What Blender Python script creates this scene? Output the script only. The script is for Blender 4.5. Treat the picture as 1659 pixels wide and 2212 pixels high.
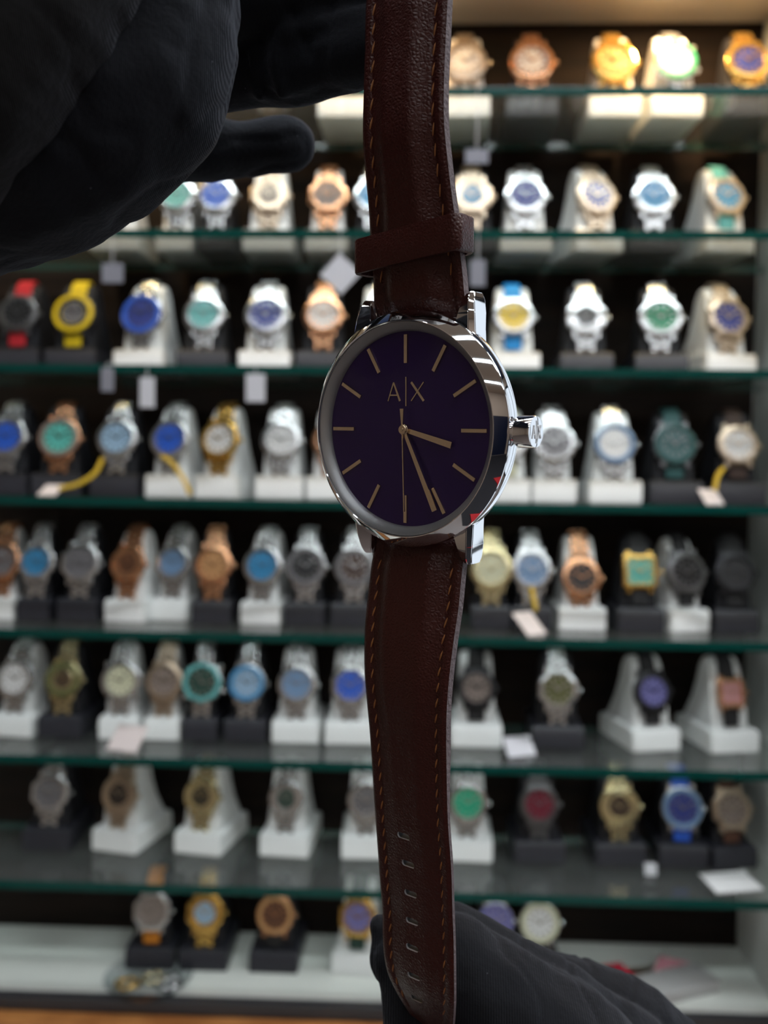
import bpy, bmesh, math, random
from mathutils import Vector, Matrix, Euler, noise
random.seed(7)
for o in list(bpy.data.objects): bpy.data.objects.remove(o)
scene = bpy.context.scene
COL = scene.collection
R = math.radians
MM = 0.001

# ------------------------------------------------------------------ camera
FPX = 2000.0; W, H = 1659, 2212
HERO_D = 0.165
cam_d = bpy.data.cameras.new('camera'); cam = bpy.data.objects.new('camera', cam_d); COL.objects.link(cam)
CAMR = (Matrix.Rotation(R(2.0), 3, 'Z') @ Matrix.Rotation(R(90 - 2.6), 3, 'X') @ Matrix.Rotation(R(0.7), 3, 'Z'))
cam.matrix_world = CAMR.to_4x4()
cam_d.sensor_fit = 'VERTICAL'; cam_d.sensor_height = 36; cam_d.sensor_width = 27
cam_d.lens = FPX * 36 / H
cam_d.clip_start = 0.01; cam_d.clip_end = 30
cam_d.dof.use_dof = True; cam_d.dof.focus_distance = 0.166; cam_d.dof.aperture_fstop = 16.5
scene.camera = cam

def P(px, py, d):                       # point seen at pixel (px,py), d metres in front of the lens
    return CAMR @ Vector(((px - W / 2) / FPX * d, -(py - H / 2) / FPX * d, -d))
def ray_y(px, py, Y):                   # where the ray meets the plane y = Y
    v = P(px, py, 1.0); return v * (Y / v.y)

# ------------------------------------------------------------------ world, lights, exposure
world = bpy.data.worlds.new('world'); scene.world = world; world.use_nodes = True
world.node_tree.nodes['Background'].inputs[0].default_value = (0.55, 0.6, 0.7, 1)
world.node_tree.nodes['Background'].inputs[1].default_value = 0.15
scene.view_settings.view_transform = 'Standard'; scene.view_settings.look = 'None'
scene.view_settings.exposure = 0.12; scene.view_settings.gamma = 1; scene.view_settings.use_curve_mapping = False

# added ceiling light strips, mirrored in the case: x, y, size x, size y, strength, colour
CEIL_Z = 1.25
PANELS = [(0.35, 0.28, 2.7, 0.07, 44.0, (0.93, 0.97, 1.0), 'long narrow added light strip nearest the cabinet'),
          (0.6, -0.22, 2.2, 0.07, 13.0, (0.93, 0.97, 1.0), 'long narrow added light strip, second from the cabinet'),
          (0.6, -0.75, 2.2, 0.07, 13.0, (0.93, 0.97, 1.0), 'long narrow added light strip, third from the cabinet'),
          (0.6, -1.5, 2.2, 0.07, 13.0, (0.93, 0.97, 1.0), 'long narrow added light strip, farthest from the cabinet')]
# warm downlights under the cabinet top: x, y, watts
DOWN = [(0.255, 0.925, 1.2, 'right'), (-0.04, 0.925, 0.5, 'middle'), (-0.36, 0.925, 0.8, 'left')]

# ------------------------------------------------------------------ materials
def mat(name, col, rough=0.5, metal=0.0, **kw):
    m = bpy.data.materials.new(name); m.use_nodes = True
    b = m.node_tree.nodes['Principled BSDF']
    b.inputs['Base Color'].default_value = (*col, 1)
    b.inputs['Roughness'].default_value = rough
    b.inputs['Metallic'].default_value = metal
    for k, v in kw.items():
        b.inputs[k.replace('_', ' ')].default_value = v
    return m
def nodes(m): return m.node_tree.nodes, m.node_tree.links, m.node_tree.nodes['Principled BSDF']
def add_bump(m, kind, scale, strength, dist, scl=(1, 1, 1), detail=4):
    n, l, b = nodes(m)
    tc = n.new('ShaderNodeTexCoord'); mp = n.new('ShaderNodeMapping'); mp.inputs['Scale'].default_value = scl
    l.new(tc.outputs['Object'], mp.inputs[0])
    if kind == 'voronoi':
        t = n.new('ShaderNodeTexVoronoi'); t.feature = 'DISTANCE_TO_EDGE'; t.inputs['Scale'].default_value = scale; out = t.outputs['Distance']
    elif kind == 'wave':
        t = n.new('ShaderNodeTexWave'); t.inputs['Scale'].default_value = scale; t.inputs['Distortion'].default_value = 0.6; out = t.outputs['Fac']
    else:
        t = n.new('ShaderNodeTexNoise'); t.inputs['Scale'].default_value = scale; t.inputs['Detail'].default_value = detail; out = t.outputs['Fac']
    l.new(mp.outputs[0], t.inputs['Vector'])
    bp = n.new('ShaderNodeBump'); bp.inputs['Strength'].default_value = strength; bp.inputs['Distance'].default_value = dist
    if b.inputs['Normal'].links:
        l.new(b.inputs['Normal'].links[0].from_socket, bp.inputs['Normal'])
    l.new(out, bp.inputs['Height']); l.new(bp.outputs[0], b.inputs['Normal'])
    return t
def noise_col(m, c1, c2, scale, scl=(1, 1, 1), detail=4):
    n, l, b = nodes(m)
    tc = n.new('ShaderNodeTexCoord'); mp = n.new('ShaderNodeMapping'); mp.inputs['Scale'].default_value = scl
    t = n.new('ShaderNodeTexNoise'); t.inputs['Scale'].default_value = scale; t.inputs['Detail'].default_value = detail
    r = n.new('ShaderNodeValToRGB'); r.color_ramp.elements[0].position = 0.35; r.color_ramp.elements[1].position = 0.65
    r.color_ramp.elements[0].color = (*c1, 1); r.color_ramp.elements[1].color = (*c2, 1)
    l.new(tc.outputs['Object'], mp.inputs[0]); l.new(mp.outputs[0], t.inputs['Vector']); l.new(t.outputs['Fac'], r.inputs[0]); l.new(r.outputs[0], b.inputs['Base Color'])

chrome = mat('polished_steel', (0.86, 0.86, 0.88), 0.04, 1.0)
rehaut_m = mat('brushed_rehaut', (0.52, 0.52, 0.50), 0.42, 0.75)
gold_m = mat('champagne_metal', (0.78, 0.60, 0.40), 0.22, 1.0)
dial_m = mat('violet_sunray_dial', (0.033, 0.009, 0.100), 0.38, 0.6)
def sunray():
    n, l, b = nodes(dial_m)
    tc = n.new('ShaderNodeTexCoord'); g = n.new('ShaderNodeTexGradient'); g.gradient_type = 'RADIAL'
    l.new(tc.outputs['Object'], g.inputs[0])
    w = n.new('ShaderNodeTexNoise'); w.noise_dimensions = '1D'; w.inputs['Scale'].default_value = 260; w.inputs['Detail'].default_value = 3
    l.new(g.outputs['Fac'], w.inputs['W'])
    bp = n.new('ShaderNodeBump'); bp.inputs['Strength'].default_value = 0.015; bp.inputs['Distance'].default_value = 0.0002
    l.new(w.outputs['Fac'], bp.inputs['Height']); l.new(bp.outputs[0], b.inputs['Normal'])
sunray()
leather = mat('brown_leather', (0.046, 0.0078, 0.0055), 0.40, 0.0, Specular_IOR_Level=0.38)
add_bump(leather, 'noise', 350, 0.35, 0.0005, (1, 1, 1), 3)
add_bump(leather, 'voronoi', 1500, 0.7, 0.00025)
leather_edge = mat('leather_cut_edge', (0.13, 0.095, 0.10), 0.65)
add_bump(leather_edge, 'noise', 1200, 0.8, 0.0006)
hole_d = mat('painted_hole_dark', (0.006, 0.004, 0.004), 0.8)  # darkness seen through the strap holes, painted on their lower walls
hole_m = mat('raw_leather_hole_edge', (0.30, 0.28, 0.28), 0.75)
stitch_m = mat('tan_thread', (0.34, 0.135, 0.042), 0.65)
def fabric(name, col, wave, scl, sheen=0.12):
    m = mat(name, col, 0.9, 0.0, Specular_IOR_Level=0.15)
    n, l, b = nodes(m)
    b.inputs['Sheen Weight'].default_value = sheen; b.inputs['Sheen Roughness'].default_value = 0.45
    b.inputs['Sheen Tint'].default_value = (0.55, 0.6, 0.75, 1)
    add_bump(m, 'wave', wave, 0.32, 0.0003, scl)
    add_bump(m, 'noise', 900, 0.5, 0.0004)
    # lint specks
    tc = n.new('ShaderNodeTexCoord'); v = n.new('ShaderNodeTexVoronoi'); v.inputs['Scale'].default_value = 260
    l.new(tc.outputs['Object'], v.inputs[0])
    r = n.new('ShaderNodeValToRGB'); r.color_ramp.elements[0].position = 0.03; r.color_ramp.elements[1].position = 0.045
    r.color_ramp.elements[0].color = (col[0] * 6 + 0.03, col[1] * 6 + 0.03, col[2] * 6 + 0.03, 1); r.color_ramp.elements[1].color = (*col, 1)
    l.new(v.outputs['Distance'], r.inputs[0]); l.new(r.outputs[0], b.inputs['Base Color'])
    return m
glove_m = fabric('black_knit_glove', (0.0080, 0.0090, 0.0122), 1300, (1, 0.3, -0.8))
glove2_m = fabric('black_ribbed_glove', (0.0085, 0.0088, 0.0108), 800, (0.75, 0.2, 1))
sleeve_m = fabric('charcoal_sleeve', (0.0075, 0.0070, 0.0070), 1300, (1, 0.2, 0.1), 0.2)

def glassy(name, tint, fres=1.5, rough=0.02, extra=0.0):
    m = bpy.data.materials.new(name); m.use_nodes = True
    n, l = m.node_tree.nodes, m.node_tree.links; n.clear()
    out = n.new('ShaderNodeOutputMaterial'); mx = n.new('ShaderNodeMixShader')
    t = n.new('ShaderNodeBsdfTransparent'); t.inputs[0].default_value = (*tint, 1)
    g = n.new('ShaderNodeBsdfGlossy'); g.inputs['Roughness'].default_value = rough
    lw = n.new('ShaderNodeLayerWeight'); lw.inputs['Blend'].default_value = 0.5
    pw = n.new('ShaderNodeMath'); pw.operation = 'POWER'; pw.inputs[1].default_value = 5; l.new(lw.outputs['Facing'], pw.inputs[0])
    r0 = ((fres - 1) / (fres + 1)) ** 2
    a = n.new('ShaderNodeMath'); a.operation = 'MULTIPLY_ADD'; a.inputs[1].default_value = 1 - r0; a.inputs[2].default_value = r0; a.use_clamp = True
    l.new(pw.outputs[0], a.inputs[0])
    d = n.new('ShaderNodeBsdfDiffuse'); d.inputs[0].default_value = (.75, .8, .78, 1)
    m2 = n.new('ShaderNodeMixShader'); m2.inputs[0].default_value = extra; l.new(t.outputs[0], m2.inputs[1]); l.new(d.outputs[0], m2.inputs[2])
    l.new(a.outputs[0], mx.inputs[0]); l.new(m2.outputs[0], mx.inputs[1]); l.new(g.outputs[0], mx.inputs[2]); l.new(mx.outputs[0], out.inputs[0])
    return m
crystal_m = glassy('watch_crystal', (0.97, 0.98, 1.0), 1.25)
shelf_m = glassy('shelf_glass', (0.95, 0.98, 0.97), 1.45, 0.03, 0.045)
edge_m = mat('green_glass_edge', (0.004, 0.075, 0.062), 0.12, 0.0, Transmission_Weight=0.35, IOR=1.3)
back_m = mat('dark_walnut_back', (0.02, 0.011, 0.008), 0.65, 0, Specular_IOR_Level=0.2)
noise_col(back_m, (0.007, 0.0045, 0.004), (0.018, 0.010, 0.007), 6, (1, 1, 9))
side_m = mat('pale_grey_panel', (0.72, 0.74, 0.73), 0.5)
top_m = mat('cream_panel', (0.62, 0.55, 0.48), 0.6)
floor_white = mat('white_laminate', (0.74, 0.75, 0.71), 0.4)
noise_col(floor_white, (0.70, 0.72, 0.68), (0.77, 0.78, 0.74), 5)
black_rail = mat('black_rail', (0.03, 0.03, 0.034), 0.4)
oak = mat('orange_oak', (0.42, 0.16, 0.045), 0.4)
noise_col(oak, (0.30, 0.11, 0.03), (0.48, 0.20, 0.06), 14, (1.5, 1, 14))
wall_m = mat('warm_tan_wall', (0.42, 0.33, 0.26), 0.8)
floor_m = mat('shop_floor_tile', (0.16, 0.13, 0.12), 0.35)
ceil_m = mat('ceiling_paint', (0.55, 0.45, 0.36), 0.9)
white_ac = mat('white_acrylic', (0.84, 0.85, 0.85), 0.3)
black_ac = mat('charcoal_stand', (0.022, 0.022, 0.030), 0.45)
black_up = mat('black_velvet_stand', (0.006, 0.006, 0.010), 0.7)
paper = mat('white_tag_card', (0.62, 0.62, 0.66), 0.6); grey_card = mat('grey_tag_card', (0.24, 0.24, 0.28), 0.6)
yellow_string = mat('yellow_cord', (0.65, 0.42, 0.02), 0.6)
METAL = {'silver': mat('steel', (0.70, 0.71, 0.72), 0.17, 0.9), 'gold': mat('gold', (0.85, 0.55, 0.16), 0.17, 0.9),
         'rose gold': mat('rose_gold', (0.78, 0.42, 0.24), 0.17, 0.9), 'black': mat('black_steel', (0.035, 0.035, 0.04), 0.3, 0.5),
         'two-tone': mat('two_tone', (0.80, 0.70, 0.42), 0.17, 0.9), 'grey': mat('gunmetal', (0.20, 0.20, 0.21), 0.28, 0.8),
         'champagne': mat('champagne', (0.62, 0.50, 0.38), 0.28, 0.9)}
HUE = {'blue': (0.02, 0.10, 0.55), 'navy': (0.03, 0.045, 0.24), 'sky blue': (0.04, 0.25, 0.50), 'pale blue': (0.30, 0.45, 0.62),
       'white': (0.72, 0.70, 0.70), 'teal': (0.10, 0.48, 0.42), 'green': (0.0, 0.20, 0.09), 'mint': (0.02, 0.48, 0.28), 'grey': (0.16, 0.15, 0.16),
       'brown': (0.10, 0.04, 0.022), 'black': (0.012, 0.012, 0.014), 'yellow': (0.72, 0.50, 0.0), 'red': (0.50, 0.01, 0.02), 'maroon': (0.20, 0.01, 0.035),
       'gold': (0.55, 0.33, 0.12), 'cream': (0.62, 0.60, 0.42), 'violet': (0.16, 0.15, 0.38), 'pink': (0.55, 0.26, 0.27), 'olive': (0.10, 0.10, 0.03),
       'orange': (0.70, 0.24, 0.02), 'dark green': (0.02, 0.06, 0.045), 'dark teal': (0.02, 0.09, 0.09), 'taupe': (0.22, 0.17, 0.15), 'bright blue': (0.01, 0.28, 0.70),
       'steel blue': (0.16, 0.27, 0.45), 'tan': (0.5, 0.25, 0.1), 'dark brown': (0.05, 0.025, 0.018), 'aqua': (0.12, 0.42, 0.42)}
HM = {}
def hue(k, kind='dial'):
    if (k, kind) not in HM:
        HM[(k, kind)] = mat(k.replace(' ', '_') + '_' + kind, HUE[k], 0.4 if kind == 'dial' else 0.6, 0.0, **({'Coat_Weight': 0.15} if kind == 'dial' else {}))
    return HM[(k, kind)]

# ------------------------------------------------------------------ mesh helpers
def tagp(o, label=None, cat=None, group=None, kind=None):
    if label: o['label'] = label
    if cat: o['category'] = cat
    if group: o['group'] = group
    if kind: o['kind'] = kind
    return o
def obj(name, me, parent=None, m=None, smooth=False, ang=35):
    if isinstance(me, bmesh.types.BMesh):
        bm = me; bmesh.ops.recalc_face_normals(bm, faces=bm.faces)
        me = bpy.data.meshes.new(name); bm.to_mesh(me); bm.free()
    if m is not None and not me.materials:
        for x in (m if isinstance(m, (list, tuple)) else [m]): me.materials.append(x)
    if smooth:
        for p in me.polygons: p.use_smooth = True
        me.set_sharp_from_angle(angle=R(ang))
    o = bpy.data.objects.new(name, me); COL.objects.link(o)
    if parent: o.parent = parent
    return o
def empty(name, loc=(0, 0, 0), mtx=None):
    o = bpy.data.objects.new(name, None); o.empty_display_size = 0.01; COL.objects.link(o)
    if mtx is not None: o.matrix_world = mtx
    else: o.location = loc
    return o
def box(bm, x0, x1, y0, y1, z0, z1, M=None, mi=0, bev=0):
    M = M or Matrix.Identity(4)
    r = bmesh.ops.create_cube(bm, size=1)
    S = Matrix.Translation(((x0 + x1) / 2, (y0 + y1) / 2, (z0 + z1) / 2)) @ Matrix.Diagonal((x1 - x0, y1 - y0, z1 - z0, 1))
    bmesh.ops.transform(bm, matrix=M @ S, verts=r['verts'])
    fs = {f for v in r['verts'] for f in v.link_faces}
    for f in fs: f.material_index = mi
    if bev:
        es = list({e for v in r['verts'] for e in v.link_edges})
        bmesh.ops.bevel(bm, geom=es, offset=bev, segments=2, profile=0.6, affect='EDGES')
def lathe(bm, prof, seg=64, M=None, mi=0, close=True, rot=0.0, shape=None):
    M = M or Matrix.Identity(4); rings = []
    for (r, z) in prof:
        if r < 1e-7: rings.append([bm.verts.new(M @ Vector((0, 0, z)))]); continue
        ring = []
        for k in range(seg):
            a = 2 * math.pi * k / seg + rot; rr = r * (shape(a) if shape else 1)
            ring.append(bm.verts.new(M @ Vector((rr * math.cos(a), rr * math.sin(a), z))))
        rings.append(ring)
    for A, B in zip(rings, rings[1:]):
        if len(A) == 1 and len(B) == 1: continue
        for k in range(seg):
            j = (k + 1) % seg
            if len(A) == 1: f = bm.faces.new((A[0], B[k], B[j]))
            elif len(B) == 1: f = bm.faces.new((A[k], A[j], B[0]))
            else: f = bm.faces.new((A[k], A[j], B[j], B[k]))
            f.material_index = mi
def tube(bm, pts, rad, seg=8, mi=0, cap=True):
    pts = [Vector(p) for p in pts]; rings = []; up = Vector((0.13, 0.2, 1)).normalized()
    for i, p in enumerate(pts):
        t = (pts[min(i + 1, len(pts) - 1)] - pts[max(i - 1, 0)]).normalized()
        a = t.cross(up).normalized(); b = t.cross(a); r = rad[i] if isinstance(rad, (list, tuple)) else rad
        rings.append([bm.verts.new(p + (a * math.cos(2 * math.pi * k / seg) + b * math.sin(2 * math.pi * k / seg)) * r) for k in range(seg)])
    for A, B in zip(rings, rings[1:]):
        for k in range(seg):
            f = bm.faces.new((A[k], A[(k + 1) % seg], B[(k + 1) % seg], B[k])); f.material_index = mi
    if cap:
        for r_ in (rings[0], rings[-1]): bm.faces.new(r_).material_index = mi
def prism(bm, poly, x0, x1, mi=0, taper=None):      # poly in (y,z), extruded along x; taper(z)->scale of x
    t = taper or (lambda z: 1)
    A = [bm.verts.new((x0 * t(z), y, z)) for y, z in poly]; B = [bm.verts.new((x1 * t(z), y, z)) for y, z in poly]
    n = len(poly)
    bm.faces.new(A).material_index = mi; bm.faces.new(B[::-1]).material_index = mi
    for i in range(n): bm.faces.new((A[i], A[(i + 1) % n], B[(i + 1) % n], B[i])).material_index = mi
def catmull(tab, x):                                  # tab sorted by first column
    tab = sorted(tab)
    if x <= tab[0][0]: return tab[0][1:]
    if x >= tab[-1][0]: return tab[-1][1:]
    for i in range(len(tab) - 1):
        if tab[i][0] <= x <= tab[i + 1][0]: break
    x0, x1 = tab[i][0], tab[i + 1][0]; t = (x - x0) / (x1 - x0); out = []
    for c in range(1, len(tab[0])):
        p0, p1 = tab[i][c], tab[i + 1][c]
        m0 = (tab[i + 1][c] - tab[i - 1][c]) / (tab[i + 1][0] - tab[i - 1][0]) * (x1 - x0) if i > 0 else p1 - p0
        m1 = (tab[i + 2][c] - tab[i][c]) / (tab[i + 2][0] - tab[i][0]) * (x1 - x0) if i + 2 < len(tab) else p1 - p0
        out.append((2 * t**3 - 3 * t**2 + 1) * p0 + (t**3 - 2 * t**2 + t) * m0 + (-2 * t**3 + 3 * t**2) * p1 + (t**3 - t**2) * m1)
    return tuple(out)
def baked(o):                                         # apply the modifiers of o
    bpy.context.view_layer.update()
    dg = bpy.context.evaluated_depsgraph_get(); me = bpy.data.meshes.new_from_object(o.evaluated_get(dg))
    o.modifiers.clear(); o.data = me; return o

# ------------------------------------------------------------------ the shop
YF, YR, YW = 0.873, 1.022, 1.045                        # shelf front, shelf rear, back panel
XR = ray_y(1622, 1000, YW).x                            # right inner face of the cabinet
XL = -0.62
FRONT_PX = [188, 496, 792, 1083, 1374, 1650, 1926]
SHELF_Z = [ray_y(829, y, YF).z for y in FRONT_PX]
Z_FLOOR = ray_y(829, 2022, YW).z
Z_TOP = ray_y(1300, 50, YW).z
def panel(name, x0, x1, y0, y1, z0, z1, m, parent=None, bev=0):
    bm = bmesh.new(); box(bm, x0, x1, y0, y1, z0, z1, bev=bev); return obj(name, bm, parent, m)
for nm, a, m in [('floor', (-2, 2, -2.2, 1.3, -1.15, -1.1), floor_m), ('ceiling', (-2, 2, -2.2, 1.3, CEIL_Z, CEIL_Z + .05), ceil_m),
                 ('wall_left', (-2.05, -2, -2.2, 1.3, -1.1, CEIL_Z), wall_m), ('wall_right', (2, 2.05, -2.2, 1.3, -1.1, CEIL_Z), wall_m),
                 ('wall_front', (-2, 2, -2.25, -2.2, -1.1, CEIL_Z), wall_m), ('wall_back', (-2, 2, 1.3, 1.35, -1.1, CEIL_Z), wall_m)]:
    tagp(panel(nm, *a, m), kind='structure')
for (x, y, sx, sy, s, c, lab) in PANELS:
    lm = bpy.data.materials.new('lamp_diffuser'); lm.use_nodes = True; nn = lm.node_tree.nodes; nn.clear()
    e = nn.new('ShaderNodeEmission'); e.inputs[0].default_value = (*c, 1); e.inputs[1].default_value = s
    lm.node_tree.links.new(e.outputs[0], nn.new('ShaderNodeOutputMaterial').inputs[0])
    t = empty('ceiling_lamp', (x, y, CEIL_Z))  # unseen light strip, added above the view
    tagp(t, lab, 'lamp')
    panel('frame', -sx / 2 - .02, sx / 2 + .02, -sy / 2 - .02, sy / 2 + .02, -.02, 0, side_m, t)
    panel('diffuser', -sx / 2, sx / 2, -sy / 2, sy / 2, -.025, -.0205, lm, t)

def lit(name, c, st):
    lm = bpy.data.materials.new(name); lm.use_nodes = True; nn = lm.node_tree.nodes; nn.clear()
    e = nn.new('ShaderNodeEmission'); e.inputs[0].default_value = (*c, 1); e.inputs[1].default_value = st
    lm.node_tree.links.new(e.outputs[0], nn.new('ShaderNodeOutputMaterial').inputs[0]); return lm
pane = lit('added_glow_pane', (.80, .90, 1), 1.0)  # glow for the added panes mirrored in the steel
glow_pane = tagp(panel('added_pane_1', 1.985, 1.998, .15, 1.25, -.9, .95, pane), kind='structure')  # unseen glowing pane added to brighten the side wall of the case
for y0, y1, z0, z1 in [(.10, .15, -.95, 1.0), (1.25, 1.29, -.95, 1.0), (.15, 1.25, .95, 1.0), (.15, 1.25, -.95, -.9), (.62, .66, -.9, .95)]:
    panel('added_pane_frame', 1.96, 1.999, y0, y1, z0, z1, black_rail, glow_pane)
glow_pane = tagp(panel('added_pane_2', .62, 1.9, 1.285, 1.298, -.9, .95, pane), kind='structure')  # second unseen glowing pane, added for the same case reflection
for x0, x1, z0, z1 in [(.58, .62, -.95, 1.0), (1.9, 1.94, -.95, 1.0), (.62, 1.9, .95, 1.0), (.62, 1.9, -.95, -.9), (1.2, 1.25, -.9, .95)]:
    panel('added_pane_frame', x0, x1, 1.26, 1.299, z0, z1, black_rail, glow_pane)
tagp(panel('added_slab_1', 1.0, 1.85, -2.199, -2.16, -1.1, .35, mat('added_slab_navy', (.008, .012, .03), .3)), kind='structure')  # unseen dark slab added for the bezel to reflect
navy_m = mat('added_navy', (.014, .026, .065), .4); red_m = mat('added_red', (.45, .01, .015), .8); dark_m = mat('added_black', (.008, .008, .012), .8)  # colours of unseen surfaces added as reflections for the steel
tagp(panel('added_block_1', -1.99, 1.99, .33, 1.29, 1.23, 1.249, navy_m), kind='structure')  # unseen navy slab added to darken the reflection on the upper bezel
tagp(panel('added_block_6', -1.99, -.54, -2.19, .329, 1.2, 1.249, navy_m), kind='structure')  # more added navy overhead, for the upper left of the bezel
tagp(panel('added_block_2', 1.97, 1.999, -2.19, -1.3, -1.0, .3, navy_m), kind='structure')  # added navy slab out of view, reflected in the right bezel
tagp(panel('added_block_3', .10, 1.9, -2.1, .1, -1.099, -1.09, dark_m), kind='structure')  # unseen black floor patch added as a dark bezel reflection
for i, (x0, x1, y0, y1) in enumerate([(.78, 1.0, -.9, -.55), (.2, .42, -.12, .12)]):
    tagp(panel('added_block_%d' % (4 + i), x0, x1, y0, y1, -1.089, -1.07, red_m), kind='structure')  # red floor patches added out of view to tint the bezel reflection
cab = tagp(empty('display_cabinet', (0, YF, Z_FLOOR)), 'tall watch display cabinet with dark back and pale grey side', 'cabinet')
def cpanel(name, x0, x1, y0, y1, z0, z1, m, label=None, bev=0):
    o = panel(name, x0, x1, y0 - YF, y1 - YF, z0 - Z_FLOOR, z1 - Z_FLOOR, m, cab, bev)
    if label: o['label'] = label
    return o
cpanel('back_panel', XL, XR + .02, YW, YW + .015, Z_FLOOR - .05, Z_TOP + .05, back_m, 'dark brown wooden back panel')
cpanel('side_panel', XR, XR + .02, YF - .02, YW, Z_FLOOR - .02, Z_TOP + .02, side_m, 'pale grey side panel')
cpanel('side_panel', XL - .02, XL, YF - .02, YW, Z_FLOOR - .02, Z_TOP + .02, side_m)
cpanel('top_panel', XL, XR, YF - .02, YW, Z_TOP, Z_TOP + .02, top_m, 'cream top panel lit warm by the lamps')
YB = 0.915
cpanel('bottom_panel', XL, XR, YB, YW, Z_FLOOR - .012, Z_FLOOR, floor_white, 'white bottom panel')
cpanel('front_rail', XL, XR + .02, YB - .012, YB, Z_FLOOR - .0155, Z_FLOOR - .001, black_rail, 'black rail in front of the white bottom panel', .001)
cpanel('wood_trim', XL, XR + .02, YB - .03, YB - .002, Z_FLOOR - .12, Z_FLOOR - .0165, oak, 'orange brown wooden trim', .002)
cpanel('added_header', XL, XR + .02, YF - .02, YF, Z_TOP + .021, 1.04, navy_m, 'unseen navy panel added for the bezel to mirror')  # added above the view to give the bezel a dark reflection
cpanel('added_counter', XL, XR + .02, .34, YB - .04, -1.09, -.66, floor_white, 'pale unseen counter added for the bezel to mirror')  # added below the view as a pale reflection in the lower bezel
for (x, y, w, lab) in DOWN:
    t = empty('downlight', (x, y, Z_TOP)); tagp(t, 'small warm downlight under the cabinet top, %s one of three' % lab, 'lamp')
    bm = bmesh.new(); lathe(bm, [(.018, 0), (.022, 0), (.022, -.004), (.018, -.004), (.018, 0)], 32); obj('rim', bm, t, chrome, True)
    ld = bpy.data.lights.new('bulb', 'AREA'); ld.shape = 'DISK'; ld.size = .03; ld.energy = w; ld.color = (1, .66, .33)
    lo = bpy.data.objects.new('bulb', ld); COL.objects.link(lo); lo.parent = t; lo.location = (0, 0, -.006)

ORD = ['top', 'second', 'third', 'fourth', 'fifth', 'sixth', 'seventh']
for i, z in enumerate(SHELF_Z):
    t = empty('glass_shelf', (0, YF, z)); tagp(t, 'clear glass shelf with green front edge, %s' % ('topmost' if i == 0 else 'lowest' if i == 6 else ORD[i] + ' from the top'), 'shelf', 'glass shelves of the cabinet')
    panel('pane', XL + .001, XR - .001, .0022, YR - YF - .002, -.008, 0, shelf_m, t)
    panel('front_edge', XL + .001, XR - .001, 0, .002, -.008, 0, edge_m, t, .0006)['label'] = 'dark green polished glass edge'
    panel('rear_edge', XL + .001, XR - .001, YR - YF - .0018, YR - YF, -.008, 0, edge_m, t)

# ------------------------------------------------------------------ display stands and display watches
TONGUE = [(12, 22), (15, 36), (20, 58), (26, 80), (29, 87), (34, 91), (40, 91.5), (45, 88), (48, 80), (51, 64), (56, 46), (64, 33), (76, 22)]
def stand_meshes():
    bm = bmesh.new(); S = MM
    base = [(0, 0), (0, 18), (3, 22), (76, 22), (80, 18), (80, 0)]
    prism(bm, [(y * S, z * S) for y, z in base], -26 * S, 26 * S)
    bmesh.ops.bevel(bm, geom=[e for e in bm.edges], offset=.0009, segments=2, affect='EDGES')
    bmesh.ops.recalc_face_normals(bm, faces=bm.faces); me1 = bpy.data.meshes.new('stand_base'); bm.to_mesh(me1); bm.free()
    bm = bmesh.new()
    prism(bm, [(y * S, (z + .2) * S) for y, z in TONGUE], -20 * S, 20 * S, taper=lambda z: 1 - .22 * max(0, (z / S - 22) / 70) ** 1.3)
    bmesh.ops.bevel(bm, geom=[e for e in bm.edges], offset=.0014, segments=2, affect='EDGES')
    bmesh.ops.recalc_face_normals(bm, faces=bm.faces); me2 = bpy.data.meshes.new('stand_upright'); bm.to_mesh(me2); bm.free()
    for me in (me1, me2):
        me.materials.append(white_ac)
        for p in me.polygons: p.use_smooth = True
        me.set_sharp_from_angle(angle=R(40))
    return me1, me2
BASE_ME, UP_ME = stand_meshes()
A_T = math.atan2(18, 66)
CEN = Vector((0, 20.5, 56)) * MM
FACE = Matrix(((1, 0, 0), (0, math.sin(A_T), -math.cos(A_T)), (0, math.cos(A_T), math.sin(A_T)))).to_4x4()
CASE_M = Matrix.Translation(CEN + FACE.to_3x3() @ Vector((0, 0, 9.5 * MM))) @ FACE
PATH = [(9, 25), (10, 34), (13, 44), (17, 56), (20, 68), (24, 80), (27, 88), (33, 94), (40, 95.5), (47, 92), (51, 83), (54, 66), (59, 50), (64, 40)]
def path_pts(step):
    P_ = [Vector((0, y, z)) for y, z in PATH]; dense = []
    for a, b in zip(P_, P_[1:]):
        for k in range(20): dense.append(a.lerp(b, k / 20))
    dense.append(P_[-1]); out = [dense[0]]; acc = 0
    for a, b in zip(dense, dense[1:]):
        acc += (b - a).length
        if acc >= step: out.append(b); acc = 0
    return out
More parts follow.
